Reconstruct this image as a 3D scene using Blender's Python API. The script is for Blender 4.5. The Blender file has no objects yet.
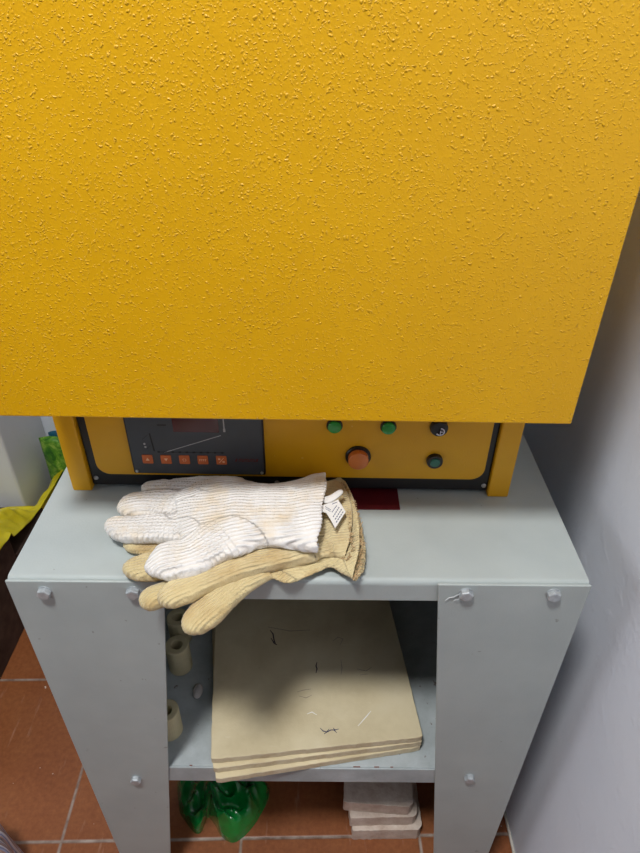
import bpy, bmesh, math, random
import numpy as np
from mathutils import Vector, Matrix, noise
random.seed(4); rng = np.random.default_rng(7)
PI = math.pi
scn = bpy.context.scene
COL = scn.collection

# ---------------------------------------------------------------- camera geometry
FPX = 620.0; PITCH = math.radians(35.06); ROLL = math.radians(0.5)
CZ = 1.25; H = 0.745
fw = Vector((0, math.cos(PITCH), -math.sin(PITCH)))
r0 = Vector((1, 0, 0)); u0 = r0.cross(fw)
RV = r0*math.cos(ROLL) + u0*math.sin(ROLL)
UV = -r0*math.sin(ROLL) + u0*math.cos(ROLL)
def at(x, y, z):
    """point of the place at height z, measured off the photograph"""
    d = fw + RV*((x-320)/FPX) - UV*((y-426.5)/FPX)
    return Vector((0, 0, CZ)) + d*((z-CZ)/d.z)

# ---------------------------------------------------------------- materials
def hexc(r, g, b):
    def f(c):
        c /= 255.0
        return c/12.92 if c <= .04045 else ((c+.055)/1.055)**2.4
    return (f(r), f(g), f(b), 1)
class NT:
    def __init__(s, name):
        s.m = bpy.data.materials.new(name); s.m.use_nodes = True
        s.t = s.m.node_tree; s.b = s.t.nodes['Principled BSDF']; s.tc = None
    def n(s, kind, **kw):
        nd = s.t.nodes.new(kind)
        for k, v in kw.items():
            if k in nd.inputs: 
                nd.inputs[k].default_value = v
            else: setattr(nd, k, v)
        return nd
    def l(s, a, b): s.t.links.new(a, b)
    def coord(s, out='Object', scale=None, rot=None, loc=None):
        tc = s.n('ShaderNodeTexCoord'); o = tc.outputs[out]
        if scale or rot or loc:
            mp = s.n('ShaderNodeMapping')
            if scale: mp.inputs['Scale'].default_value = scale
            if rot: mp.inputs['Rotation'].default_value = rot
            if loc: mp.inputs['Location'].default_value = loc
            s.l(o, mp.inputs[0]); o = mp.outputs[0]
        return o
    def noise(s, co, scale, detail=4, rough=.55, dist=0):
        nd = s.n('ShaderNodeTexNoise', Scale=scale, Detail=detail, Roughness=rough, Distortion=dist)
        s.l(co, nd.inputs['Vector']); return nd.outputs['Fac']
    def ramp(s, fac, stops, interp='LINEAR'):
        r = s.n('ShaderNodeValToRGB'); cr = r.color_ramp; cr.interpolation = interp
        while len(cr.elements) < len(stops): cr.elements.new(.5)
        for e, (p, c) in zip(cr.elements, stops):
            e.position = p; e.color = c if len(c) == 4 else (*c, 1)
        s.l(fac, r.inputs[0]); return r.outputs['Color']
    def mix(s, fac, a, b, mode='MIX'):
        m = s.n('ShaderNodeMix', data_type='RGBA', blend_type=mode)
        for i, v in ((0, fac), (6, a), (7, b)):
            if hasattr(v, 'node'): s.l(v, m.inputs[i])
            else: m.inputs[i].default_value = v
        return m.outputs[2]
    def math(s, op, a, b=0., c=None):
        m = s.n('ShaderNodeMath', operation=op)
        for i, v in enumerate((a, b) if c is None else (a, b, c)):
            if hasattr(v, 'node'): s.l(v, m.inputs[i])
            else: m.inputs[i].default_value = v
        return m.outputs[0]
    def bump(s, h, strength, dist, prev=None):
        b = s.n('ShaderNodeBump', Strength=strength, Distance=dist)
        s.l(h, b.inputs['Height'])
        if prev: s.l(prev, b.inputs['Normal'])
        return b.outputs[0]
    def done(s, color=None, rough=None, normal=None, metal=None, spec=None):
        for k, v in (('Base Color', color), ('Roughness', rough), ('Normal', normal), ('Metallic', metal), ('Specular IOR Level', spec)):
            if v is None: continue
            if hasattr(v, 'node'): s.l(v, s.b.inputs[k])
            else: s.b.inputs[k].default_value = v
        return s.m
BW = lambda v: (v, v, v, 1)
M = {}
def simple(name, col, rough=.5, metal=0, var=.12, vscale=40, bump=0, bscale=300, bdist=.0005, spec=.5):
    t = NT(name); co = t.coord()
    n = t.noise(co, vscale, 5)
    dark = tuple(c*(1-var) for c in col[:3])+(1,); lite = tuple(min(1, c*(1+var)) for c in col[:3])+(1,)
    c = t.ramp(n, [(.3, dark), (.7, lite)])
    nm = t.bump(t.noise(co, bscale, 3), bump, bdist) if bump else None
    M[name] = t.done(c, rough, nm, metal, spec); return M[name]

# textured yellow enamel of the furnace
def yellow(name, lumps, col, dark):
    t = NT(name); co = t.coord()
    c = t.ramp(t.noise(co, 9, 4), [(.3, dark), (.7, col)])
    # sparse pale chips
    sp = t.ramp(t.noise(co, 160, 2, .4), [(.775, BW(0)), (.80, BW(1))])
    c = t.mix(t.math('MULTIPLY', sp, .35), c, hexc(235, 205, 120))
    fine = t.noise(co, 420, 3, .55)
    b = t.bump(fine, .32, .0007)
    if lumps:
        wp = t.n('ShaderNodeTexNoise', Scale=190, Detail=2); t.l(co, wp.inputs['Vector'])
        wv = t.n('ShaderNodeVectorMath', operation='MULTIPLY_ADD'); t.l(wp.outputs['Color'], wv.inputs[0]); wv.inputs[1].default_value = (.0060,)*3; t.l(co, wv.inputs[2])
        cov = t.noise(co, 16, 3)
        hs = None
        for sc_, thr, gain in ((310, .38, .8), (480, .28, .6)):
            vo = t.n('ShaderNodeTexVoronoi', feature='F1', Scale=sc_); t.l(wv.outputs[0], vo.inputs['Vector'])
            blob = t.ramp(vo.outputs['Distance'], [(.10, BW(1)), (.42, BW(0))], 'EASE')
            sp_ = t.n('ShaderNodeSeparateColor'); t.l(vo.outputs['Color'], sp_.inputs[0])
            pick = t.math('GREATER_THAN', t.math('ADD', sp_.outputs[0], t.math('MULTIPLY', cov, .9)), thr+.44)
            q = t.math('MULTIPLY', t.math('MULTIPLY', blob, pick), t.math('MULTIPLY_ADD', sp_.outputs[1], .8*gain, .2*gain))
            hs = q if hs is None else t.math('ADD', hs, q)
        b = t.bump(hs, .85, .0009, b)
    M[name] = t.done(c, .42, b, 0, .45)
yellow('yellow_enamel', True, hexc(226, 172, 5), hexc(221, 167, 4))
yellow('yellow_smooth', False, hexc(220, 162, 14), hexc(214, 155, 12))

def paint():
    t = NT('grey_paint'); co = t.coord()
    c = t.ramp(t.noise(co, 12, 5), [(.3, hexc(166, 175, 175)), (.7, hexc(176, 185, 184))])
    sp = t.ramp(t.noise(co, 90, 3, .5), [(.735, BW(0)), (.76, BW(1))])
    c = t.mix(t.math('MULTIPLY', sp, .55), c, hexc(120, 118, 112))
    b = t.bump(t.noise(co, 420, 2), .22, .0007)
    b = t.bump(t.noise(co, 8, 2), .15, .004, b)
    M['grey_paint'] = t.done(c, .45, b, 0, .4)
    t = NT('shelf_paint'); co = t.coord()
    c = t.ramp(t.noise(co, 14, 6, .65), [(.3, hexc(150, 158, 160)), (.7, hexc(186, 195, 198))])
    sp = t.ramp(t.noise(co, 60, 5, .6), [(.66, BW(0)), (.70, BW(1))])
    c = t.mix(t.math('MULTIPLY', sp, .8), c, hexc(110, 92, 86))
    M['shelf_paint'] = t.done(c, .5, t.bump(t.noise(co, 300, 3), .3, .0006), 0, .4)
paint()

def wallmat(name, a, b_):
    t = NT(name); co = t.coord()
    c = t.ramp(t.noise(co, 5, 5), [(.3, a), (.7, b_)])
    h = t.noise(co, 90, 5, .6); h2 = t.ramp(t.noise(co, 45, 3), [(.55, BW(0)), (.75, BW(1))])
    bb = t.bump(h, .3, .0012); bb = t.bump(h2, .3, .0009, bb)
    M[name] = t.done(c, .75, bb, 0, .25)
wallmat('wall_plaster', hexc(222, 227, 238), hexc(229, 233, 242))
wallmat('pillar_plaster', hexc(208, 210, 214), hexc(216, 218, 221))
simple('ceiling_paint', hexc(150, 152, 156), .9)
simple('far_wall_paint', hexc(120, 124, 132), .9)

def floor_mat():
    t = NT('terracotta_tiles'); co = t.coord('Object')
    a = -.0235
    mp = t.n('ShaderNodeMapping'); mp.inputs['Location'].default_value = (.4566, -.4794, 0)
    t.l(co, mp.inputs[0])
    mr = t.n('ShaderNodeMapping'); mr.inputs['Rotation'].default_value = (0, 0, a); t.l(mp.outputs[0], mr.inputs[0])
    sx = t.n('ShaderNodeSeparateXYZ'); t.l(mr.outputs[0], sx.inputs[0])
    def edge(o):
        q = t.math('DIVIDE', o, .3215); q = t.math('ADD', q, 50.5)
        fr = t.math('FRACT', q); return t.math('ABSOLUTE', t.math('SUBTRACT', fr, .5)), t.math('FLOOR', q)
    ex, ix = edge(sx.outputs[0]); ey, iy = edge(sx.outputs[1])
    d = t.math('MINIMUM', ex, ey)
    g = t.ramp(d, [(.0055, BW(1)), (.0095, BW(0))])
    rnd = t.n('ShaderNodeTexWhiteNoise', noise_dimensions='2D')
    cmb = t.n('ShaderNodeCombineXYZ'); t.l(ix, cmb.inputs[0]); t.l(iy, cmb.inputs[1]); t.l(cmb.outputs[0], rnd.inputs[0])
    n = t.noise(co, 7, 6, .6)
    c = t.ramp(n, [(.3, hexc(134, 74, 38)), (.5, hexc(148, 86, 45)), (.7, hexc(158, 98, 54))])
    c = t.mix(t.math('MULTIPLY', rnd.outputs[0], .35), c, hexc(124, 67, 40))
    f = t.noise(co, 110, 5, .65)
    c = t.mix(.35, c, t.ramp(f, [(.3, hexc(98, 56, 34)), (.7, hexc(162, 104, 64))]))
    # pale scuffs and specks
    st = t.noise(t.coord('Object', (60, 9, 1), (0, 0, .5)), 1, 4, .6)
    c = t.mix(t.math('MULTIPLY', t.ramp(st, [(.62, BW(0)), (.78, BW(1))]), .35), c, hexc(205, 175, 155))
    sp = t.ramp(t.noise(co, 75, 2, .5), [(.77, BW(0)), (.79, BW(1))])
    c = t.mix(sp, c, hexc(225, 215, 205))
    sp2 = t.ramp(t.noise(t.coord('Object', None, None, (3, 7, 1)), 60, 2, .5), [(.76, BW(0)), (.78, BW(1))])
    c = t.mix(t.math('MULTIPLY', sp2, .8), c, hexc(50, 38, 32))
    gc = t.ramp(t.noise(co, 30, 4), [(.35, hexc(120, 98, 86)), (.65, hexc(176, 160, 148))])
    c = t.mix(g, c, gc)
    b = t.bump(t.math('SUBTRACT', 1, g), .5, .0015); b = t.bump(t.noise(co, 40, 4), .12, .002, b)
    M['floor'] = t.done(c, t.ramp(n, [(.3, BW(.38)), (.7, BW(.55))]), b, 0, .4)
floor_mat()

def board_mat():
    t = NT('ceramic_board'); co = t.coord()
    c = t.ramp(t.noise(co, 10, 6, .6), [(.3, hexc(196, 181, 146)), (.55, hexc(215, 202, 168)), (.75, hexc(223, 212, 182))])
    st = t.ramp(t.noise(t.coord('Object', (14, 90, 1), (0, 0, .7)), 1, 5, .6), [(.66, BW(0)), (.74, BW(1))])
    c = t.mix(t.math('MULTIPLY', st, .25), c, hexc(240, 236, 226))
    dk = t.ramp(t.noise(co, 26, 6, .7, 1.2), [(.68, BW(0)), (.74, BW(1))])
    c = t.mix(t.math('MULTIPLY', dk, .35), c, hexc(128, 112, 98))
    M['board'] = t.done(c, .85, t.bump(t.noise(co, 350, 3), .3, .0006), 0, .2)
    t = NT('board_edge'); co = t.coord()
    c = t.ramp(t.noise(co, 45, 6, .7), [(.35, hexc(196, 178, 146)), (.6, hexc(214, 202, 174))])
    M['board_edge'] = t.done(c, .9, t.bump(t.noise(co, 200, 4), .5, .001), 0, .2)
board_mat()
simple('roller_ceramic', hexc(206, 196, 158), .7, var=.08)
simple('pebble', hexc(200, 195, 195), .6)
def brick_mat():
    t = NT('firebrick'); co = t.coord()
    c = t.ramp(t.noise(co, 30, 6, .7), [(.3, hexc(186, 162, 146)), (.5, hexc(210, 194, 180)), (.7, hexc(226, 214, 202))])
    M['firebrick'] = t.done(c, .9, t.bump(t.noise(co, 130, 5, .7), .8, .002), 0, .2)
brick_mat()

def knit(name, cols, stain, pitch, ribs=1.0, stain_scale=14):
    t = NT(name); co = t.coord()
    at_ = t.n('ShaderNodeAttribute', attribute_name='rib'); al = t.n('ShaderNodeAttribute', attribute_name='row')
    pt = t.n('ShaderNodeAttribute', attribute_name='pitch')
    c = t.ramp(t.noise(co, stain_scale, 5, .6), [(.3, cols[0]), (.7, cols[1])])
    stn = t.ramp(t.noise(t.coord('Object', None, None, (5, 1, 2)), 20, 5, .6), [(.50, BW(0)), (.68, BW(1))])
    c = t.mix(t.math('MULTIPLY', stn, .75), c, stain)
    wob = t.math('MULTIPLY', t.noise(co, 60, 2), .0022)
    ph = t.math('MULTIPLY', t.math('ADD', at_.outputs['Fac'], wob), 2*PI/pitch)
    s1 = t.math('SINE', ph)
    ph2 = t.math('MULTIPLY', t.math('ADD', al.outputs['Fac'], wob), 2*PI/.0021)
    s2 = t.math('MULTIPLY', t.noise(co, 330, 2), .9)
    fuzz = t.noise(co, 900, 2, .6)
    h = t.math('ADD', t.math('MULTIPLY', s1, ribs), s2)
    b = t.bump(h, .8, .0007)
    b = t.bump(fuzz, .6, .0012, b)
    b = t.bump(t.noise(co, 130, 4, .6), .5, .002, b)
    # yarn tinted darker in the grooves between the ribs
    gr = t.ramp(s1, [(.0, BW(1)), (.35, BW(0))])
    c = t.mix(t.math('MULTIPLY', gr, .16*ribs), c, stain)
    t.b.inputs['Sheen Weight'].default_value = .25
    M[name] = t.done(c, .95, b, 0, .1)
knit('white_knit', (hexc(226, 223, 219), hexc(238, 237, 236)), hexc(222, 202, 168), .0046)
knit('tan_knit', (hexc(206, 188, 140), hexc(220, 205, 160)), hexc(186, 154, 100), .0034, .8)
knit('beige_knit', (hexc(212, 194, 146), hexc(224, 208, 164)), hexc(184, 154, 104), .0034, .9)
simple('frayed_yarn', hexc(186, 158, 118), .95, var=.3, vscale=300)
simple('tag_fabric', hexc(232, 230, 226), .8, var=.03)
simple('tag_print', hexc(92, 100, 122), .8)

simple('black_plastic', hexc(24, 22, 24), .42, var=.1)
simple('bezel', hexc(62, 66, 72), .5, var=.05)
simple('bezel_edge', hexc(22, 16, 18), .5)
simple('display', hexc(70, 22, 32), .2, var=.1)
simple('orange_key', hexc(196, 100, 50), .5, var=.1, vscale=300)
simple('key_mark', hexc(236, 190, 150), .6)
simple('panel_mark_dark', hexc(20, 20, 22), .6)
simple('panel_mark_light', hexc(170, 170, 172), .6)
simple('panel_mark_red', hexc(96, 34, 38), .6)
simple('screw_metal', hexc(190, 190, 190), .35, .8)
simple('bolt_zinc', hexc(178, 184, 188), .4, .35, var=.15, vscale=200)
simple('chrome', hexc(200, 200, 205), .15, 1)
simple('red_plastic', hexc(84, 14, 28), .35)
simple('thread', hexc(200, 205, 206), .8)
simple('dark_mark', hexc(58, 48, 60), .9)
simple('faint_mark', hexc(150, 132, 118), .9)
simple('blue_mark', hexc(60, 62, 92), .9)
simple('white_mark', hexc(240, 238, 234), .9)
simple('rust', hexc(120, 70, 56), .9)
simple('sealant', hexc(206, 200, 188), .7)
simple('lamp_frame', hexc(225, 225, 225), .4)
def lens(name, col, rough=.25):
    t = NT(name); co = t.coord()
    c = t.ramp(t.noise(co, 60, 2), [(.3, tuple(v*.85 for v in col[:3])+(1,)), (.7, col)])
    t.b.inputs['Coat Weight'].default_value = .3
    M[name] = t.done(c, rough, None, 0, .5)
lens('green_lens', hexc(24, 150, 62)); lens('amber_lens', hexc(214, 118, 50), .4); lens('teal_lens', hexc(20, 104, 84), .3)
def cabinet_mat():
    t = NT('dark_board'); co = t.coord('Object', (1, 6, 6))
    c = t.ramp(t.noise(co, 6, 6, .6), [(.3, hexc(62, 46, 40)), (.7, hexc(84, 66, 57))])
    M['dark_board'] = t.done(c, .7, None, 0, .2)
cabinet_mat()
def plastic(name, a, b_, rough, trans, scale=18, coat=0):
    t = NT(name); co = t.coord()
    c = t.ramp(t.noise(co, scale, 4), [(.3, a), (.7, b_)])
    t.b.inputs['Transmission Weight'].default_value = trans
    t.b.inputs['Coat Weight'].default_value = coat
    M[name] = t.done(c, rough, t.bump(t.noise(co, scale*3, 4), .5, .003), 0, .5)
plastic('yellow_bag', hexc(214, 196, 14), hexc(232, 216, 40), .38, .12)
plastic('green_bag', hexc(4, 98, 42), hexc(8, 142, 58), .16, 0.0, 22, .6)
def pack():
    t = NT('green_package'); co = t.coord()
    c = t.ramp(t.noise(co, 24, 5, .6, 1.5), [(.30, hexc(24, 46, 26)), (.42, hexc(44, 104, 30)), (.55, hexc(96, 150, 40)), (.66, hexc(150, 182, 80)), (.75, hexc(60, 120, 44))])
    M['green_package'] = t.done(c, .35, t.bump(t.noise(co, 40, 3), .5, .004), 0, .5)
    t = NT('striped_wrap'); co = t.coord('Object')
    sx = t.n('ShaderNodeSeparateXYZ'); t.l(co, sx.inputs[0])
    an = t.math('ARCTAN2', sx.outputs[1], sx.outputs[0])
    an = t.math('ADD', t.math('MULTIPLY', an, 7.0), t.math('MULTIPLY', t.noise(co, 8, 3), 1.2))
    c = t.ramp(t.math('FRACT', an), [(.0, hexc(170, 176, 200)), (.3, hexc(235, 230, 232)), (.42, hexc(92, 90, 128)), (.5, hexc(222, 218, 226)), (.72, hexc(200, 160, 140)), (.86, hexc(150, 165, 200)), (1, hexc(110, 100, 118))])  # stripe colours; the palest bands paint in white highlights
    M['striped_wrap'] = t.done(c, .3, t.bump(t.math('SINE', t.math('MULTIPLY', an, 6.28)), .6, .004), .1, .5)
pack()
simple('blue_foil', hexc(28, 92, 120), .4)
t = NT('lamp_diffuser'); t.b.inputs['Emission Color'].default_value = (1, .98, .95, 1); t.b.inputs['Emission Strength'].default_value = .8
M['lamp_diffuser'] = t.done((.9, .9, .9, 1), .5)

# ---------------------------------------------------------------- object helpers
class Root:
    pass
def thing(name, label, cat, loc, group=None, rz=0):
    o = bpy.data.objects.new(name, None); COL.objects.link(o); o.empty_display_size = .05
    o.location = loc; o.rotation_euler = (0, 0, rz); o['label'] = label; o['category'] = cat
    if group: o['group'] = group
    return o
def wloc(o):
    v = Vector((0, 0, 0))
    while o is not None: v += o.location; o = o.parent
    return v
def mesh(name, verts, faces, mat, parent=None, smooth=False, label=None, origin=None, mats=None, fm=None):
    """verts in room coordinates"""
    off = Vector(origin) if origin is not None else (wloc(parent) if parent else Vector((0, 0, 0)))
    me = bpy.data.meshes.new(name)
    me.from_pydata([tuple(Vector(v)-off) for v in verts], [], faces); me.update()
    bm = bmesh.new(); bm.from_mesh(me); bmesh.ops.recalc_face_normals(bm, faces=bm.faces)
    bm.to_mesh(me); bm.free()
    for m in (mats or [mat]): me.materials.append(M[m])
    if fm:
        for p in me.polygons: p.material_index = fm(p)
    if smooth: me.shade_smooth()
    o = bpy.data.objects.new(name, me); COL.objects.link(o)
    if origin is not None: o.location = off - (wloc(parent) if parent else Vector((0, 0, 0)))
    if parent: o.parent = parent
    if label: o['label'] = label
    return o
def bevel(o, w, seg=2):
    md = o.modifiers.new('edge', 'BEVEL'); md.width = w; md.segments = seg; md.limit_method = 'ANGLE'; md.angle_limit = math.radians(40)
    md.harden_normals = False
    return o
class G:
    def __init__(s): s.v = []; s.f = []
    def add(s, v, f):
        n = len(s.v); s.v += [Vector(p) for p in v]; s.f += [tuple(i+n for i in q) for q in f]; return s
    def box(s, a, b):
        (x0, y0, z0), (x1, y1, z1) = a, b
        v = [(x0,y0,z0),(x1,y0,z0),(x1,y1,z0),(x0,y1,z0),(x0,y0,z1),(x1,y0,z1),(x1,y1,z1),(x0,y1,z1)]
        return s.add(v, [(0,3,2,1),(4,5,6,7),(0,1,5,4),(1,2,6,5),(2,3,7,6),(3,0,4,7)])
    def prism(s, pts, axis, lo, hi):
        """pts: 2-D outline; axis 'y' -> (x,z) outline, 'z' -> (x,y), 'x' -> (y,z)"""
        def P(p, t):
            return {'y': (p[0], t, p[1]), 'z': (p[0], p[1], t), 'x': (t, p[0], p[1])}[axis]
        n = len(pts)
        v = [P(p, lo) for p in pts]+[P(p, hi) for p in pts]
        f = [tuple(range(n)), tuple(reversed(range(n, 2*n)))]+[(i, (i+1) % n, n+(i+1) % n, n+i) for i in range(n)]
        return s.add(v, f)
    def rings(s, rings, cap=True, closed=False):
        n = len(rings[0]); v = [p for r in rings for p in r]; f = []
        m = len(rings)
        for i in range(m if closed else m-1):
            for j in range(n):
                a = i*n; b = ((i+1) % m)*n
                f.append((a+j, a+(j+1) % n, b+(j+1) % n, b+j))
        if cap and not closed:
            f.append(tuple(reversed(range(n)))); f.append(tuple(range((m-1)*n, m*n)))
        return s.add(v, f)
    def lathe(s, c, axis, prof, n=32, phase=0):
        """prof: (radius, distance along axis)"""
        ax = Vector(axis).normalized(); u = ax.orthogonal().normalized()
        if abs(ax.y) > .9: u = Vector((1, 0, 0))
        w = ax.cross(u)
        R = [[Vector(c)+ax*h+u*(r*math.cos(phase+2*PI*k/n))+w*(r*math.sin(phase+2*PI*k/n)) for k in range(n)] for r, h in prof]
        return s.rings(R)
    def tube(s, path, r, n=8):
        path = [Vector(p) for p in path]; R = []
        for i, p in enumerate(path):
            t = (path[min(i+1, len(path)-1)]-path[max(i-1, 0)]).normalized()
            u = t.orthogonal().normalized() if i == 0 else (R_u - t*R_u.dot(t)).normalized()
            R_u = u; w = t.cross(u); rr = r[i] if isinstance(r, (list, tuple)) else r
            R.append([p+u*(rr*math.cos(2*PI*k/n))+w*(rr*math.sin(2*PI*k/n)) for k in range(n)])
        return s.rings(R)
    def make(s, name, mat, parent=None, **k): return mesh(name, s.v, s.f, mat, parent, **k)
def struct(o): o['kind'] = 'structure'; return o

# ---------------------------------------------------------------- the room
XR = .352; XL = -2.3; YB = 1.409; YF = -1.7; ZC = 2.62
struct(G().box((XL, YF, -.06), (XR, YB, 0)).make('floor', 'floor'))
struct(G().box((XL, YF, ZC), (XR, YB, ZC+.08)).make('ceiling', 'ceiling_paint'))
struct(G().box((XR, YF, -.06), (XR+.1, YB, ZC+.08)).make('wall_right', 'wall_plaster'))
WY0, WY1, WZ0, WZ1 = -.85, 1.05, .95, 2.15
g = G().box((XL-.1, YF, -.06), (XL, WY0, ZC+.08)).box((XL-.1, WY1, -.06), (XL, YB, ZC+.08)).box((XL-.1, WY0, -.06), (XL, WY1, WZ0)).box((XL-.1, WY0, WZ1), (XL, WY1, ZC+.08))
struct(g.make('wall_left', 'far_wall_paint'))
g = G()
for a, b in (((WY0, WZ0), (WY0+.05, WZ1)), ((WY1-.05, WZ0), (WY1, WZ1)), ((WY0+.05, WZ0), (WY1-.05, WZ0+.05)), ((WY0+.05, WZ1-.05), (WY1-.05, WZ1)), ((.075, WZ0+.05), (.125, WZ1-.05))):
    g.box((XL-.07, a[0], a[1]), (XL-.03, b[0], b[1]))
win = struct(g.make('added_window_1', 'lamp_frame'))  # unseen window, added so soft light reaches the right wall

struct(G().box((XL-.1, YB, -.06), (XR+.1, YB+.1, ZC+.08)).make('wall_back', 'wall_plaster'))
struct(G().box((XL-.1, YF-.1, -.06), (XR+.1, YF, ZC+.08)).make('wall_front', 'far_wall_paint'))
# masonry pillar that juts from the left
pl = struct(G().box((-1.35, 1.203, 0), (-.768, 1.408, ZC)).make('wall_pillar', 'pillar_plaster')); bevel(pl, .006)
struct(bevel(G().box((XR-.0045, YF, 0), (XR, YB, .006)).make('trim_1', 'sealant'), .0015))

# ---------------------------------------------------------------- stand
YS = .4376                                   # plane of the leg fronts
SX0, SX1 = -.3275, .2850; YE = 1.02
st = thing('steel_stand', 'light grey painted steel stand with tapered legs and one shelf, carrying the yellow furnace', 'stand', (-.021, .72, 0))
# top: folded sheet with a rounded front edge and a lip
pr = []
rr = .0065; y0 = YS+.0008
for k in range(7):
    a = PI/2+ (PI/2)*k/6
    pr.append((y0+rr+rr*math.cos(a), H-rr+rr*math.sin(a)))
pr += [(y0, H-.030), (y0+.003, H-.030), (y0+.003, H-rr-.002), (y0+rr+.001, H-.003), (YE-.004, H-.003), (YE-.004, H-.030), (YE, H-.030), (YE, H)]
top = G(); n = len(pr)
v = [(SX0+.0006, p[0], p[1]) for p in pr]+[(SX1-.0006, p[0], p[1]) for p in pr]
f = [(i, (i+1) % n, n+(i+1) % n, n+i) for i in range(n)]
top.add(v, f)
top.prism(pr, 'x', SX0+.0006, SX0+.003); top.prism(pr, 'x', SX1-.003, SX1-.0006)
top.v = top.v[:2*n] if False else top.v
mesh('top', top.v[:2*n], top.f[:n], 'grey_paint', st)
for xa in (SX0+.0006, SX1-.0036): G().box((xa, YS+.006, H-.030), (xa+.003, YE-.004, H-.0032)).make('top_flange', 'grey_paint', st)
T = .0028
def leg(x_out, x_in_top, x_in_bot, sgn, front=True):
    g = G(); y = YS if front else YE
    ya, yb = (y-T, y) if front else (y, y+T)
    zt = H-.0006
    g.prism([(x_out, zt), (x_in_top, zt), (x_in_bot, 0), (x_out, 0)], 'y', ya, yb)
    # return plate running back, made deep to keep the shelf bay dark
    xa, xb = sorted((x_out, x_out+sgn*T))
    d = 1 if front else -1
    g.prism([(y, H-.031), (y+d*.285, H-.031), (y+d*.285, .32), (y+d*.085, 0), (y, 0)], 'x', xa, xb)
    return bevel(g.make('leg', 'grey_paint', st), .0009, 2)
leg(SX0, -.1615, -.2515, 1); leg(SX1, .1247, .2030, -1)
leg(SX0, -.1615, -.2515, 1, False); leg(SX1, .1247, .2030, -1, False)
# shelf: tray with folded front
g = G(); sh = .3535
g.box((SX0+.004, YS+.003, sh-.003), (SX1-.004, YE-.004, sh)).box((SX0+.004, YS+.0004, sh-.038), (SX1-.004, YS+.003, sh)).box((SX0+.004, YE-.004, sh-.038), (SX1-.004, YE-.001, sh))
bevel(g.make('shelf', 'shelf_paint', st), .0018, 3)
G().box((SX0+.004, YE-.0062, sh+.0002), (SX1-.004, YE-.0044, H-.0034)).make('bay_light_blocker', 'grey_paint', st)  # unseen panel, added to block light and darken the shelf bay
def bolt(x, z, mat='bolt_zinc', r=.0078, tilt=0):
    g = G(); y = YS-T
    g.lathe((x, y, z), (0, -1, 0), [(r*1.02, 0), (r*1.02, .0008)], 24)
    g.lathe((x, y-.0008, z), (0, -1, 0), [(r*.97, 0), (r*.97, .0048), (r*.80, .0058)], 6, tilt)
    bevel(g.make('bolt', mat, st), .0004)
for i, (x, z) in enumerate([(-.2890, .7290), (-.1950, .7305), (-.2580, .3280), (.1549, .7325), (.2470, .7325), (.2155, .3410)]):
    bolt(x, z, tilt=.2+i*.37)
# frayed thread caught on a bolt
p = [Vector((x, YS-.0045, z)) for x, z in ((.156, .7385), (.151, .733), (.146, .731), (.1425, .7275), (.138, .7265), (.135, .722))]
gt = G().tube(p, .00045, 6).tube([p[1], p[2]+Vector((.002, -.001, -.006)), p[3]+Vector((.001, 0, -.005))], .0003, 6)
o = gt.make('thread_scrap', 'thread'); o['label'] = 'frayed pale thread caught on the inner top bolt of the right stand leg'; o['category'] = 'thread'

# ---------------------------------------------------------------- furnace
FX0, FX1 = -.303, .2304; FY = .5748
fu = thing('laboratory_furnace', 'big yellow textured-enamel laboratory furnace standing on the grey steel stand', 'furnace', (-.036, .5748, H), rz=-.010)
fbase = H
def frow(name, mat, g, bev=0, parent=None, **k):
    o = g.make(name, mat, parent or fu, **k)
    return bevel(o, bev, 3) if bev else o
# door: folded sheet slab
DZ0 = .9232; DX0, DX1 = -.2995, .2338; DYF = .475
door = frow('door', 'yellow_enamel', G().box((DX0, DYF, DZ0), (DX1, DYF+.05, DZ0+.56)), .0016)
frow('chamber_body', 'yellow_enamel', G().box((FX0+.004, DYF+.054, DZ0+.004), (FX1-.004, .985, DZ0+.55)), .003)
# corner posts / feet
def post(x0, x1, yb):
    frow('post', 'yellow_smooth', G().prism([(x0, H), (x1, H), (x1, DZ0+.006), (x0, DZ0+.006)], 'y', yb, yb+.03), .0018)
post(FX0, FX0+.0235, FY); post(FX1-.0250, FX1, FY); post(FX0, FX0+.0235, .95); post(FX1-.0250, FX1, .95)
# black lower case
px0, px1 = FX0+.0238, FX1-.0253
def rrect(x0, x1, z0, z1, r, n=8):
    pts = []
    for cx, cz, a0 in ((x1-r, z0+r, -PI/2), (x1-r, z1-r, 0), (x0+r, z1-r, PI/2), (x0+r, z0+r, PI)):
        for k in range(n+1):
            a = a0+PI/2*k/n; pts.append((cx+r*math.cos(a), cz+r*math.sin(a)))
    return pts
frow('control_housing', 'black_plastic', G().box((px0, FY+.006, H+.005), (px1, .94, DZ0+.003)), .002)
PY = FY+.0025
pan = frow('control_panel', 'yellow_smooth', G().prism(rrect(px0+.0115, px1-.0085, H+.0252, DZ0+.002, .016), 'y', PY, FY+.0058), .0006)
for x, z in ((px0+.006, H+.0165), (px1-.005, H+.0135), (-.052, H+.0135)):
    frow('screw', 'screw_metal', G().lathe((x, FY+.006, z), (0, -1, 0), [(.0030, 0), (.0028, .0012), (.0012, .0022)], 16), label=None)
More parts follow.
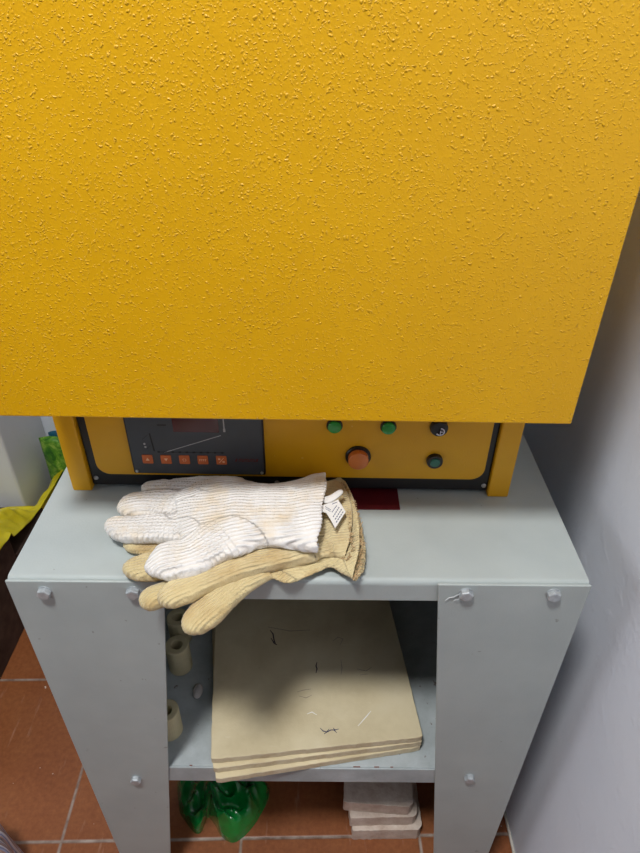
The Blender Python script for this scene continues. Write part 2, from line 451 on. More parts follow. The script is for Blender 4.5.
# controller
cx0, cx1, cz0, cz1 = -.2205, -.0655, .7775, .9005
ctl = frow('controller', 'bezel_edge', G().prism(rrect(cx0-.0012, cx1+.0012, cz0-.0012, cz1+.0012, .002), 'y', PY-.0045, PY+.0003), .0005)
frow('bezel', 'bezel', G().prism(rrect(cx0+.0006, cx1-.0006, cz0+.0006, cz1-.0006, .0015), 'y', PY-.0056, PY-.0043), parent=ctl)
BY = PY-.0056
frow('display_window', 'display', G().prism(rrect(-.1665, -.1145, .8390, .868, .001), 'y', BY-.0006, BY+.0002), parent=ctl)
keys = [(-.2020, .7990), (-.1803, .7990), (-.1586, .7990), (-.1370, .7990), (-.1152, .7990)]
for i, (x, z) in enumerate(keys):
    k = frow('key', 'orange_key', G().prism(rrect(x-.0061, x+.0061, z-.0061, z+.0061, .001), 'y', BY-.0009, BY+.0002), parent=ctl) if False else None
ky = BY-.0009
def flat(g, pts, y, t=.0003): return g.prism(pts, 'y', y-t, y+.0001)
# keys are parts of the controller; their symbols belong to the key's own mesh
for i, (x, z) in enumerate(keys):
    g = G(); g.prism(rrect(x-.0061, x+.0061, z-.0061, z+.0061, .001), 'y', BY-.0009, BY+.0002); nk = len(g.f)
    if i == 0: flat(g, [(x-.0022, z-.0016), (x+.0022, z-.0016), (x, z+.0024)], ky)
    if i == 1: flat(g, [(x-.0022, z+.0018), (x+.0022, z+.0018), (x, z-.0022)], ky)
    if i == 2:
        for q in range(4): a = q*PI/2; flat(g, [(x+.0024*math.cos(a+.25), z+.0024*math.sin(a+.25)), (x+.0024*math.cos(a+1.3), z+.0024*math.sin(a+1.3)), (x+.0017*math.cos(a+1.3), z+.0017*math.sin(a+1.3)), (x+.0017*math.cos(a+.25), z+.0017*math.sin(a+.25))], ky)
    if i == 3:
        for q in range(4):
            xx = x-.0040+q*.0022
            flat(g, [(xx, z-.0013), (xx+.0006, z-.0013), (xx+.0006, z+.0013), (xx, z+.0013)], ky); flat(g, [(xx+.0006, z+.0013), (xx+.0006, z+.0007), (xx+.0015, z+.0007), (xx+.0015, z+.0013)][::-1], ky)
    if i == 4:
        flat(g, [(x-.003, z-.0034), (x-.0022, z-.0034), (x+.0030, z+.0034), (x+.0022, z+.0034)], ky)
        flat(g, [(x-.0036, z+.0010), (x-.0012, z+.0010), (x-.0012, z+.0030), (x-.0036, z+.0030)], ky)
        flat(g, [(x+.0012, z-.0030), (x+.0036, z-.0030), (x+.0036, z-.0010), (x+.0012, z-.0010)], ky)
    mesh('key', g.v, g.f, None, ctl, mats=['orange_key', 'key_mark'], fm=lambda p, nk=nk: 0 if p.index < nk else 1)
# printed graph on the bezel
def line(g, a, b, w, y=None, t=.0002):
    a = Vector((a[0], 0, a[1])); b = Vector((b[0], 0, b[1])); d = (b-a).normalized(); nn = Vector((-d.z, 0, d.x))*w/2
    y = BY if y is None else y
    P = [(a+nn), (a-nn), (b-nn), (b+nn)]
    g.prism([(p.x, p.z) for p in P], 'y', y-t, y+.0001)
g = G()
line(g, (-.1810, .8090), (-.1130, .8345), .0007)
line(g, (-.1085, .8420), (-.1085, .860), .0013); line(g, (-.1085, .8395), (-.1085, .8440), .0024)
g.lathe((-.2025, BY, .8210), (0, -1, 0), [(.0013, 0), (.0011, .0005)], 12).lathe((-.2020, BY, .8165), (0, -1, 0), [(.0013, 0), (.0011, .0005)], 12)
frow('printed_line', 'panel_mark_light', g, parent=ctl, label='fine pale graph line and dots printed on the dark controller face')
g = G(); line(g, (-.1925, .8105), (-.1945, .836), .0016)
for q in range(10): xx = -.1890+q*.0082; line(g, (xx, .8095), (xx+.0030, .8097), .0020)
line(g, (-.189, .8095), (-.111, .8098), .0005)
line(g, (-.184, .8480), (-.174, .8480), .0016)
line(g, (-.2045, .8270), (-.1975, .8335), .0004); line(g, (-.2005, .8140), (-.1950, .8200), .0004)
frow('printed_scale', 'panel_mark_dark', g, parent=ctl, label='black scale ticks printed on the dark controller face')
# small red maker's lettering, slanted
g = G()
for q in range(6):
    xx = -.0950+q*.0036; zz = .7970
    line(g, (xx, zz), (xx+.0010, zz+.0042), .0008); line(g, (xx+.0020, zz), (xx+.0030, zz+.0042), .0008)
    line(g, (xx+(.0004 if q % 2 else .0009), zz+(.0004 if q % 2 else .0038)), (xx+.0026, zz+(.0004 if q % 2 else .0038)), .0007)
line(g, (-.0985, .7970), (-.097, .8012), .0020); line(g, (-.0740, .7972), (-.0728, .8012), .0022)
frow('lettering', 'panel_mark_red', g, parent=ctl, label='tiny dark red slanted lettering in the corner of the controller')
for x in (cx0+.003, cx1-.003): frow('screw', 'screw_metal', G().lathe((x, BY, cz0+.003), (0, -1, 0), [(.0020, 0), (.0018, .001), (.0008, .0016)], 14), parent=ctl)
# lamps and buttons
def ring_lamp(name, x, z, r_out, r_in, mat, h=.006, ringh=.003, label=None):
    ro = frow(name, 'black_plastic', G().lathe((x, PY, z), (0, -1, 0), [(r_out, -.0005), (r_out, ringh*.6), (r_out*.93, ringh)], 36), label=label, smooth=False)
    frow('lens', mat, G().lathe((x, PY, z), (0, -1, 0), [(r_in, 0), (r_in, h-.0012), (r_in*.92, h-.0003), (r_in*.5, h)], 36), parent=ro)
ring_lamp('signal_lamp', .0165, .8470, .0092, .0078, 'green_lens', label='round green lens in a thin black ring, under the door edge')
ring_lamp('signal_lamp', .0775, .8465, .0092, .0078, 'green_lens', label='round green lens in a thin black ring, under the door edge')
ring_lamp('push_button', .0450, .8035, .0150, .0118, 'amber_lens', .012, .0035, label='large orange round push button in a black ring')
ring_lamp('push_button', .1350, .7995, .0096, .0060, 'teal_lens', .0070, .0055, label='small dark teal button sunk in a black collar')
ks = frow('key_switch', 'black_plastic', G().lathe((.1345, PY, .8475), (0, -1, 0), [(.0102, -.0005), (.0102, .004), (.0092, .0065), (.0060, .0068)], 36), label='black key switch with a metal face')
g = G()
for k0, k1 in ((-2.6, 1.6),):
    n = 22; inner = []; outer = []
    pts = []
    for i in range(n+1):
        a = k0+(k1-k0)*i/n; pts.append((.1355+.0052*math.cos(a), .8455+.0052*math.sin(a)))
    for i in range(n, -1, -1):
        a = k0+(k1-k0)*i/n; pts.append((.1355+.0036*math.cos(a), .8455+.0036*math.sin(a)))
    for i in range(n):
        g.prism([pts[i], pts[i+1], pts[2*n-i], pts[2*n+1-i]], 'y', PY-.0080, PY-.0066)
g.box((.1345, PY-.0105, .8420), (.1357, PY-.0066, .8485)).box((.1357, PY-.0080, .8448), (.1385, PY-.0066, .8460))
frow('lock_face', 'chrome', g, parent=ks)

# dark red sheet under the furnace front
g = G().box((-.02, .5475, H), (.0965, .70, H+.0011))
o = bevel(g.make('plastic_sheet', 'red_plastic', origin=(.04, .60, H)), .0004); o['label'] = 'dark red plastic sheet lying on the stand under the furnace front'; o['category'] = 'sheet'

# ---------------------------------------------------------------- gloves
def sec_ring(c, L, N, ht, n=40, e=.85, shrink=0, bow=None):
    w = max(L.length-shrink, .0005); Lh = L.normalized(); h = max(ht-shrink, .0005); out = []
    for k in range(n):
        a = 2*PI*k/n; ca, sa = math.cos(a), math.sin(a)
        out.append(c+Lh*(w*math.copysign(abs(ca)**e, ca))+N*(h*math.copysign(abs(sa)**e, sa))+(bow*(1-ca*ca) if bow else Vector((0, 0, 0))))
    return out
def catmull(P, u):
    n = len(P)-1; i = min(int(u*n), n-1); t_ = u*n-i
    p0, p1, p2, p3 = P[max(i-1, 0)], P[i], P[i+1], P[min(i+2, n)]
    return .5*((2*p1)+(p2-p0)*t_+(2*p0-5*p1+4*p2-p3)*t_*t_+(3*p1-p0-3*p2+p3)*t_**3)
def sweep(g, secs, samples=40, cap0=True, mouth=0, curves=None, tip=1.0):
    """secs: (x,y of far edge, x,y of near edge, height above the table, half thickness)"""
    A = [at(s[0], s[1], H+s[4]) for s in secs]; B = [at(s[2], s[3], H+s[4]) for s in secs]
    C = [(a+b)/2 for a, b in zip(A, B)]; L = [(a-b)/2 for a, b in zip(A, B)]; T_ = [Vector((s[5], s[6] if len(s) > 6 else 0, 0)) for s in secs]
    R = []; info = []
    us = [i/(samples-1) for i in range(samples)]
    length = 0; prev = None
    CC = [catmull(C, u) for u in us]
    def frame(i):
        u = us[i]; c = CC[i]; l = catmull(L, u); h, bw = catmull(T_, u).xy
        t_ = (CC[min(i+1, samples-1)]-CC[max(i-1, 0)]).normalized()
        nn = l.cross(t_).normalized()
        if nn.z < 0: nn = -nn
        return c, l, nn, h, t_*bw
    tot = sum((CC[i+1]-CC[i]).length for i in range(samples-1))
    for i in range(samples):
        c, l, nn, h, t_ = frame(i)
        if prev is not None: length += (c-prev).length
        prev = c; k = 1.0
        if cap0:      # round the tip: section 0 is the fingertip
            d = length; rr_ = l.length*tip
            if d < rr_: k = math.sqrt(max(0, 1-(1-d/rr_)**2)); k = max(k, .12)
        R.append(sec_ring(c, l*k, nn, h*max(k, .25) if k < 1 else h, bow=t_))
        if not cap0 or i < .72*samples: info.append((c, l.normalized(), length, nn))
    if mouth:
        k = samples-1
        R.append(sec_ring(CC[k], frame(k)[1], frame(k)[2], frame(k)[3], shrink=.0028, bow=frame(k)[4])) 
        j = k
        acc = 0
        while j > 1 and acc < mouth:
            acc += (CC[j]-CC[j-1]).length; j -= 1
            c, l, nn, h, t_ = frame(j); R.append(sec_ring(c, l, nn, h, shrink=.0030, bow=t_))
    g.rings(R); return info
def glove(name, mat, parts, label, group, voxel=.00105, amp=.0016, seed=0, fray=None, zmin=None, droop=None, pitch=None, ribamp=.0004, cuffx=9):
    g = G(); info = []
    for s in parts:
        kw = dict(s[1]); info += sweep(g, s[0], **kw)
    me = bpy.data.meshes.new(name+'_raw'); me.from_pydata([tuple(v) for v in g.v], [], g.f); me.update()
    bm = bmesh.new(); bm.from_mesh(me); bmesh.ops.recalc_face_normals(bm, faces=bm.faces); bm.to_mesh(me); bm.free()
    o = bpy.data.objects.new(name, me); COL.objects.link(o)
    md = o.modifiers.new('r', 'REMESH'); md.mode = 'VOXEL'; md.voxel_size = voxel; md.use_smooth_shade = True
    sm = o.modifiers.new('s', 'SMOOTH'); sm.factor = .5; sm.iterations = 7
    dg = bpy.context.evaluated_depsgraph_get(); ev = o.evaluated_get(dg); m2 = bpy.data.meshes.new_from_object(ev)
    o.modifiers.clear(); o.data = m2; bpy.data.meshes.remove(me)
    nv = len(m2.vertices); co = np.empty(nv*3); m2.vertices.foreach_get('co', co); co = co.reshape(-1, 3)
    no = np.empty(nv*3); m2.vertices.foreach_get('normal', no); no = no.reshape(-1, 3)
    C = np.array([i[0] for i in info]); Lh = np.array([i[1] for i in info]); ln = np.array([i[2] for i in info])
    rib = np.empty(nv); row = np.empty(nv)
    for a in range(0, nv, 4000):
        d = ((co[a:a+4000, None, :]-C[None])**2).sum(2)
        k = d.argmin(1); dl = co[a:a+4000]-C[k]
        rib[a:a+4000] = (dl*Lh[k]).sum(1)+.004*np.sin(k*0.01); row[a:a+4000] = ln[k]
        tt = np.cross(Lh[k], np.array([0, 0, 1.])); row[a:a+4000] += (dl*tt).sum(1)*-1
    disp = np.empty(nv)
    for i in range(nv):
        p = Vector(co[i])
        disp[i] = noise.noise(p*38+Vector((seed, 0, 0)))*amp+noise.noise(p*110+Vector((0, seed, 0)))*amp*.35
    # knitted ribs
    disp += (ribamp*(.55+.45*np.clip((co[:, 0]-cuffx)/.02, 0, 1)))*np.sin((rib+.0006*np.sin(co[:, 0]*160))*2*PI/(pitch or .003))
    co2 = co+no*disp[:, None]
    if zmin is not None:
        on = co2[:, 1] > YS+.002
        low = on & (co2[:, 2] < zmin); co2[low, 2] = zmin+ (co2[low, 2]-zmin)*.02
    off = np.array([C[:, 0].mean(), C[:, 1].mean(), H])
    m2.vertices.foreach_set('co', (co2-off).ravel())
    for nm, arr in (('rib', rib), ('row', row)):
        at_ = m2.attributes.new(nm, 'FLOAT', 'POINT'); at_.data.foreach_set('value', arr.astype(np.float32))
    m2.materials.clear(); m2.materials.append(M[mat]); m2.shade_smooth(); m2.update()
    o.location = off
    o['label'] = label; o['category'] = 'glove'
    if group: o['group'] = group
    return o, info
F = dict(samples=26)
# top glove: white knit, wrist to the right, back of the hand up
WZ = .034
white_parts = [
 ([(176,494,182,546,.030,.010),(200,483,206,557,.033,.014),(232,478,234,556,.036,.015),(262,487,263,544,.038,.015),(292,484,289,546,.040,.016),(312,478,308,549,.041,.017),(325,475.5,317,550,.041,.0175,.003)], dict(samples=50, cap0=False, mouth=.045)),
 ([(116,500,117,515,.017,.008),(130,495,131,516,.018,.009),(155,491,156,516,.020,.010),(185,492,187,517,.026,.010),(215,496,216,520,.032,.009)], F),
 ([(104,520,106,538,.018,.009),(125,518,126,541,.020,.011),(160,516,161,541,.024,.011),(190,516,192,542,.029,.011),(222,518,224,542,.033,.010)], F),
 ([(143,562,147,578,.026,.009),(160,548,166,579,.027,.012),(190,541,195,575,.029,.013),(212,531,217,563,.032,.013),(236,515,240,552,.035,.012),(262,500,264,540,.034,.009)], F),
 ([(140,485,141,494,.012,.007),(155,483,156,497,.014,.009),(185,482,187,500,.020,.010),(215,482,217,503,.028,.010)], F),
 ([(168,480,169,491,.018,.006),(190,479,191,493,.022,.008),(215,477,217,497,.030,.009),(238,479,240,505,.034,.010)], F),
]
wg, _ = glove('work_glove', 'white_knit', white_parts, 'white knitted work glove with a ribbed cuff, lying on top of the glove pile', None, seed=1.7, pitch=.0046, ribamp=.00075, cuffx=-.085, zmin=H+.002, amp=.0022)
# middle glove: tan, mostly under the white one
mid_parts = [
 ([(190,506,196,566,.014,.010),(230,500,236,560,.017,.011),(270,500,272,556,.019,.011),(300,492,302,560,.020,.012),(322,484,328,556,.021,.013,.006),(337,482,346,558,.022,.014,.012)], dict(samples=46, cap0=False, mouth=.05)),
 ([(122,541,124,551,.007,.005),(142,541,145,555,.008,.006),(170,540,174,558,.010,.007),(205,535,209,556,.013,.008)], F),
 ([(154,593,161,609,.016,.009),(172,583,181,605,.017,.010),(200,571,210,591,.018,.010),(236,557,244,577,.019,.010),(275,548,280,568,.020,.010),(315,541,318,559,.021,.010)], F),
 ([(120,564,125,578,.013,.008),(142,557,149,579,.014,.0095),(175,550,182,574,.014,.0095),(210,540,216,566,.015,.009)], F),
]
mg, _ = glove('work_glove', 'beige_knit', mid_parts, 'tan knitted glove squeezed in the middle of the pile, directly under the white glove', None, seed=5.1, pitch=.0034, ribamp=.0005, zmin=H+.0015)
# bottom glove: tan ribbed, two long fingers hanging over the front edge of the stand
low_parts = [
 ([(215,535,228,586,.007,.0065),(250,520,262,577,.008,.0065),(282,505,288,583,.009,.0065),(308,496,312,575,.010,.0065),(322,484,330,567,.012,.0085,.008),(332,478,343,574,.013,.012,.014),(336,474,354,581,.015,.015,.020)], dict(samples=50, cap0=False, mouth=.05)),
 ([(135,600,146,613,.004,.008),(152,588,160,606,.006,.009),(178,578,187,600,.008,.009),(212,566,220,585,.008,.008),(245,552,250,574,.008,.008)], F),
 ([(177,625,190,638,.002,.008),(193,606,209,628,.004,.010),(213,590,228,612,.007,.010),(236,574,249,592,.008,.009),(262,560,272,578,.009,.008)], F),
]
lg, _ = glove('work_glove', 'tan_knit', low_parts, 'tan ribbed glove at the bottom of the pile with fingers hanging over the front edge', None, seed=9.3, pitch=.0034, ribamp=.0005, zmin=H+.0008)
# frayed rims on the two tan cuffs
def fray(parent, rim, z, n, r, seed, spread=.004):
    rs = random.Random(seed); g = G(); P = [at(x, y, H+zz) for x, y, zz in rim]
    for i in range(n):
        u = rs.random(); c = catmull(P, u); d = Vector((rs.uniform(-.4, 1), rs.uniform(-.8, .8), rs.uniform(-.3, .9)))*spread
        c = c+Vector((rs.uniform(-1, 1), rs.uniform(-1, 1), rs.uniform(-1, 1)))*.0015
        g.tube([c-d*.3, c+d*.4+Vector((0, 0, .0008)), c+d+Vector((rs.uniform(-1, 1), rs.uniform(-1, 1), 0))*.001], r, 5)
    return g.make('frayed_edge', 'frayed_yarn', parent)
fray(lg, [(343,484,.030),(351,500,.032),(358,518,.032),(361,540,.030),(360,562,.024),(355,579,.016)], 0, 110, .00045, 3)
fray(mg, [(347,508,.036),(350,530,.036),(351,548,.030),(347,560,.022),(338,558,.016)], 0, 60, .0004, 8, .003)
# label inside the white cuff: stitched loop and a printed tag
g = G()
cor0 = [at(321,506,H+.052), at(338,500,H+.050), at(335,528.5,H+.044)]
nn = ((cor0[1]-cor0[0]).cross(cor0[2]-cor0[0])).normalized()
if nn.z < 0: nn = -nn
EYE = Vector((0, 0, CZ))
def onlabel(x, y):
    d = at(x, y, H)-EYE; return EYE+d*(((cor0[0]-EYE).dot(nn))/d.dot(nn))
cor = [onlabel(*q) for q in ((321,506),(338,500),(345.5,512),(335,528.5),(330,519),(326,513),(321,511.5))]
nc = len(cor); g.add([c for c in cor]+[c+nn*.0006 for c in cor], [tuple(range(nc)), tuple(reversed(range(nc, 2*nc)))]+[(i, (i+1) % nc, nc+(i+1) % nc, nc+i) for i in range(nc)])
tag = g.make('care_tag', 'tag_fabric', wg, label='white fabric tag with fine grey print')
g = G()
for (a0, b0, a1, b1_) in ((325,507,331,510.5),(325.5,509,330.5,512),(332,504.5,337,502.5),(339,507.5,332.5,518),(341.5,509.5,334.5,520.5),(343,512,335.5,523.5),(336.5,506,331.5,513)):
    pa, pb = onlabel(a0, b0)+nn*.0007, onlabel(a1, b1_)+nn*.0007; d = (pb-pa)
    m_ = 5
    for q in range(m_):
        s0 = pa+d*(q/m_); s1 = pa+d*((q+.68)/m_); w_ = nn.cross(d).normalized()*.0005
        g.add([s0+w_, s0-w_, s1-w_, s1+w_, s0+w_+nn*.0001, s0-w_+nn*.0001, s1-w_+nn*.0001, s1+w_+nn*.0001], [(0,1,2,3),(7,6,5,4),(0,4,5,1),(1,5,6,2),(2,6,7,3),(3,7,4,0)])
g.make('print', 'tag_print', tag)
pth = [at(322,500,H+.050), at(329,500,H+.053), at(336,495.5,H+.054), at(342.5,490,H+.054)]
R = []
for i, p_ in enumerate(pth):
    t_ = (pth[min(i+1, 3)]-pth[max(i-1, 0)]).normalized(); l = t_.cross(Vector((0, 0, 1))).normalized(); nz = l.cross(t_)
    w = (.0062, .0056, .0042, .0036)[i]
    R.append([p_+l*(w*math.cos(2*PI*k/16))+nz*(.0022*math.sin(2*PI*k/16)) for k in range(16)])
g = G().rings(R)
o = g.make('tag_loop', 'tag_fabric', wg, smooth=True, label='white folded end of the tag')
md = o.modifiers.new('s', 'SUBSURF'); md.levels = 2; md.render_levels = 2

# ---------------------------------------------------------------- boards on the shelf
def board(cx, cy, ang, z0, th, w, d, label, seed):
    """cx,cy: front right corner; w along the front edge, d going back"""
    u = Vector((math.cos(ang), math.sin(ang), 0)); v_ = Vector((-math.sin(ang), math.cos(ang), 0))
    fr = Vector((cx, cy, 0)); rs = random.Random(seed); n = 40; ol = []
    A, B, C_, D = fr-u*w, fr, fr+v_*d, fr-u*w+v_*d
    for P, Q in ((A, B), (B, C_), (C_, D), (D, A)):
        for k in range(n):
            p_ = P.lerp(Q, k/n); p_ += Vector((rs.uniform(-1, 1), rs.uniform(-1, 1), 0))*.0004
            if k == 0: p_ = p_.lerp((A+C_)/2, .006)
            ol.append((p_.x, p_.y))
    g = G().prism(ol, 'z', z0, z0+th)
    c = (A+C_)/2
    o = mesh('ceramic_board', g.v, g.f, None, origin=(c.x, c.y, z0), mats=['board', 'board_edge'], fm=lambda p_: 0 if abs(p_.normal.z) > .7 else 1)
    bevel(o, .0012, 2)
    o['label'] = label; o['category'] = 'board'; o['group'] = 'ceramic boards stacked on the stand shelf'
    return o, u, v_, A
TB = .0122
b3, *_ = board(.149, .4640, math.radians(9.4), sh+.0003, TB, .292, .37, 'cream ceramic board at the bottom of the stack, jutting furthest over the shelf edge', 1)
b2, *_ = board(.150, .4645, math.radians(7.8), sh+.0003+TB+.0002, TB, .296, .37, 'cream ceramic board in the middle of the stack on the shelf', 2)
zt = sh+.0003+2*TB+.0004
b1, bu, bv, bA = board(.1495, .4650, math.radians(6.6), zt, TB, .297, .36, 'cream ceramic board on top of the stack, marked with dark scratches', 3)
zt += TB
# scratches and small written marks on the top board
def marks(name, mat, strokes, w):
    for s in strokes:
        P = [at(x, y, zt) for x, y in s]; Lf, Rt = [], []
        for i, p_ in enumerate(P):
            d = P[min(i+1, len(P)-1)]-P[max(i-1, 0)]; nn_ = Vector((-d.y, d.x, 0)).normalized()*w/2*(.45 if i in (0, len(P)-1) else 1)
            Lf.append(p_+nn_); Rt.append(p_-nn_)
        g = G().rings([[l, r, r+Vector((0, 0, .0002)), l+Vector((0, 0, .0002))] for l, r in zip(Lf, Rt)])
        g.make(name, mat, b1)
marks('ink_mark', 'blue_mark', [[(320,728),(323,731),(327,732),(331,730),(334,730),(337,733)],[(324,734),(327,732),(329,729)],[(333,728),(335,730),(339,729)]], .0014)
marks('scratch', 'dark_mark', [[(270,630),(273,634),(274,640),(276,645)],[(271,638),(274,643),(277,645)],[(317,662),(316,666),(317,669),(316,673)]], .0020)
marks('faint_scratch', 'faint_mark', [[(297,692),(304,690),(311,689)],[(299,696),(306,698),(312,695)],[(333,641),(338,637),(343,639),(340,645)],[(341,660),(342,668),(341,675)],[(357,669),(366,671),(372,667)],[(360,675),(368,674)],[(268,627),(290,631),(310,630)]], .0009)
marks('pale_scuff', 'white_mark', [[(307,714),(312,712),(317,715)],[(358,726),(366,717),(371,711)]], .0016)

# small rust marks on the shelf lip
for x, y, w in ((357,771,.010),(377,772,.007),(392,770,.004),(190,771,.004)):
    p_ = at(x, y, sh); yy = max(p_.y, YS+.0035)
    G().box((p_.x-w/2, yy-.0007, sh), (p_.x+w/2, yy+.0007, sh+.0002)).make('rust_spot', 'rust', st)

# ceramic rings
def ring_at(x, y, ro, ri, h, label, tilt=0):
    g = G(); n = 36; R = []
    for r, z in ((ri, 0), (ro-.001, 0), (ro, .001), (ro, h-.0015), (ro-.0012, h), (ri+.001, h), (ri, h-.001)):
        R.append([Vector((x+r*math.cos(2*PI*k/n), y+r*math.sin(2*PI*k/n), sh+.0002+z)) for k in range(n)])
    g.rings(R, closed=True)
    o = g.make('ceramic_ring', 'roller_ceramic', origin=(x, y, sh), smooth=False); bevel(o, .0004)
    o['label'] = label; o['category'] = 'ceramic tube'; o['group'] = 'short ceramic tubes on the shelf by the left leg'
ring_at(-.2215, .598, .0185, .0085, .057, 'short cream ceramic tube in the middle of three beside the left stand leg')
ring_at(-.2310, .652, .0180, .0080, .055, 'rearmost short ceramic tube in shadow, just under the hanging glove finger')
ring_at(-.2170, .492, .0180, .0080, .053, 'frontmost short ceramic tube, half hidden by the left stand leg')
# pale oval piece
g = G(); cpt = at(198, 691, sh+.006); n = 24; R = []
for i in range(9):
    a = -PI/2+PI*i/8; 
    R.append([cpt+Vector((.0075*math.cos(a)*math.cos(2*PI*k/n), .0125*math.cos(a)*math.sin(2*PI*k/n), .0055*math.sin(a))) if abs(math.cos(a)) > .01 else cpt+Vector((.0002*math.cos(2*PI*k/n), .0002*math.sin(2*PI*k/n), .0055*math.sin(a))) for k in range(n)])
o = g.rings(R).make('ceramic_pebble', 'pebble', origin=(cpt.x, cpt.y, sh), smooth=True)
o['label'] = 'small pale oval stone-like piece on the shelf left of the boards'; o['category'] = 'pebble'

# ---------------------------------------------------------------- bricks on the floor
def slab(x0, x1, y0, y1, z0, z1, ang, label, seed, round_=None, wedge=0):
    rs = random.Random(seed); pts = []; r = .012
    cxm, cym = (x0+x1)/2, (y0+y1)/2
    for cx, cy, a0, rad in ((x1-r, y0+r, -PI/2, r), (x1-.004, y1-.004, 0, .004), (x0+.004, y1-.004, PI/2, .004), (x0+.003, y0+.003, PI, .003)):
        for k in range(7):
            a = a0+PI/2*k/6; pts.append([cx+rad*math.cos(a), cy+rad*math.sin(a)])
    ca, sa = math.cos(ang), math.sin(ang)
    pts = [(cxm+(p_[0]-cxm)*ca-(p_[1]-cym)*sa, cym+(p_[0]-cxm)*sa+(p_[1]-cym)*ca) for p_ in pts]
    # subdivide the outline so the broken edge can be rough
    out = []
    for i, p_ in enumerate(pts):
        q = pts[(i+1) % len(pts)]; L = math.dist(p_, q); m_ = max(1, int(L/.006))
        for k in range(m_): out.append((p_[0]+(q[0]-p_[0])*k/m_+rs.uniform(-1, 1)*.0006, p_[1]+(q[1]-p_[1])*k/m_+rs.uniform(-1, 1)*.0006))
    g = G().prism(out, 'z', z0, z1)
    nn_ = len(out)
    if wedge:
        for i in range(nn_):
            v_ = g.v[i]; v_.z += wedge*(v_.x-x0)/(x1-x0)*0
    o = g.make('fire_brick', 'firebrick', origin=(cxm, cym, z0)); bevel(o, .0022, 2)
    o['label'] = label; o['category'] = 'brick'; o['group'] = 'fire brick slabs stacked on the floor'
slab(.063, .187, .488, .585, .0003, .036, math.radians(1), 'pale fire brick slab lying on the tiles, lowest of its stack', 1)
slab(.057, .177, .496, .595, .0363, .067, math.radians(1.5), 'pale fire brick slab in the middle of its stack under the shelf', 2)
slab(.050, .170, .503, .600, .0673, .098, math.radians(-4), 'pinkish fire brick slab on top of its stack under the shelf', 3)

# ---------------------------------------------------------------- green bag
def crumpled(name, outline, z0, h, mat, label, cat, seed, ctr=None, rings=26, sharp=1.0):
    P = [Vector(p_) for p_ in outline]; c = ctr or sum(P, Vector())/len(P); n = 120; ol = []
    m_ = len(P)
    for k in range(n):
        u = k/n*m_; i = int(u); t_ = u-i
        p0, p1, p2, p3 = P[i-1], P[i % m_], P[(i+1) % m_], P[(i+2) % m_]
        ol.append(.5*((2*p1)+(p2-p0)*t_+(2*p0-5*p1+4*p2-p3)*t_*t_+(3*p1-p0-3*p2+p3)*t_**3))
    R = []
    for s in range(rings, 0, -1):
        r = s/rings; ring = []
        for k in range(n):
            q = c.lerp(ol[k], r); p3 = Vector((q.x*17+seed, q.y*17, seed))
            rd = 1-abs(noise.noise(p3))*2.0; rd2 = 1-abs(noise.noise(p3*2.3))*2
            z = h*(max(0, 1-r**2.2))**.5*(.55+.45*rd*sharp)+.016*rd2*(1-r**6)
            ring.append(Vector((q.x+.006*noise.noise(p3*1.5), q.y+.006*noise.noise(p3*1.5+Vector((9, 0, 0))), z0+max(z, 0)+.001)))
        R.append(ring)
    base = [Vector((p_.x, p_.y, z0+.0004)) for p_ in R[0]]
    g = G().rings([base]+R)
    o = g.make(name, mat, origin=(c.x, c.y, z0), smooth=False); o['label'] = label; o['category'] = cat
    return o
go = [at(x, y, .02) for x, y in ((178,792),(180,806),(185,817),(192,828),(199,824),(206,812),(214,820),(222,832),(232,838),(242,833),(254,820),(264,806),(268,792),(264,778),(244,764),(214,762),(190,768),(178,778))]
crumpled('plastic_bag', [(p_.x, p_.y, 0) for p_ in go], 0, .06, 'green_bag', 'crumpled glossy green plastic bag on the floor under the shelf', 'bag', 3.3)

# striped packaging at the lower left
rp = thing('striped_sack', 'shiny sack with fine silver and blue stripes on the floor at lower left', 'sack', (-.572, .385, 0))
g = G(); R = []; n = 72
for i in range(26):
    u = i/25; z = .0005+.21*u
    r = .090*(1-.10*u)*(math.sqrt(max(0, 1-max(0, (u-.55)/.45)**2.2)) if u > .55 else 1)+.002
    R.append([Vector((-.572+(r+.003*math.sin(18*2*PI*k/n+2*u))*math.cos(2*PI*k/n), .385+(r+.003*math.sin(18*2*PI*k/n+2*u))*math.sin(2*PI*k/n), z)) for k in range(n)])
g.rings(R).make('wrapper', 'striped_wrap', rp, smooth=True)
g = G(); g.lathe((-.572, .385, .2105), (0, 0, 1), [(.006, -.004), (.004, .008), (.010, .022), (.003, .024)], 20).make('twisted_end', 'striped_wrap', rp, smooth=True)

# ---------------------------------------------------------------- left background: dark chest, yellow bag, green package
ch = thing('storage_chest', 'dark brown low chest on the tiles, left of the stand and under the yellow bag', 'chest', (-.93, .79, 0))
bevel(G().box((-1.15, .58, .0), (-.701, 1.0, .230)).make('chest_body', 'dark_board', ch), .003)
bevel(G().box((-1.152, .578, .2302), (-.699, 1.002, .243)).make('lid', 'dark_board', ch), .003)
lb = bevel(G().box((-1.15, 1.006, 0), (-.701, 1.165, .175)).make('storage_box', 'dark_board', origin=(-.93, 1.08, 0)), .003)
lb['label'] = 'low dark brown box behind the chest, against the white pillar'; lb['category'] = 'box'
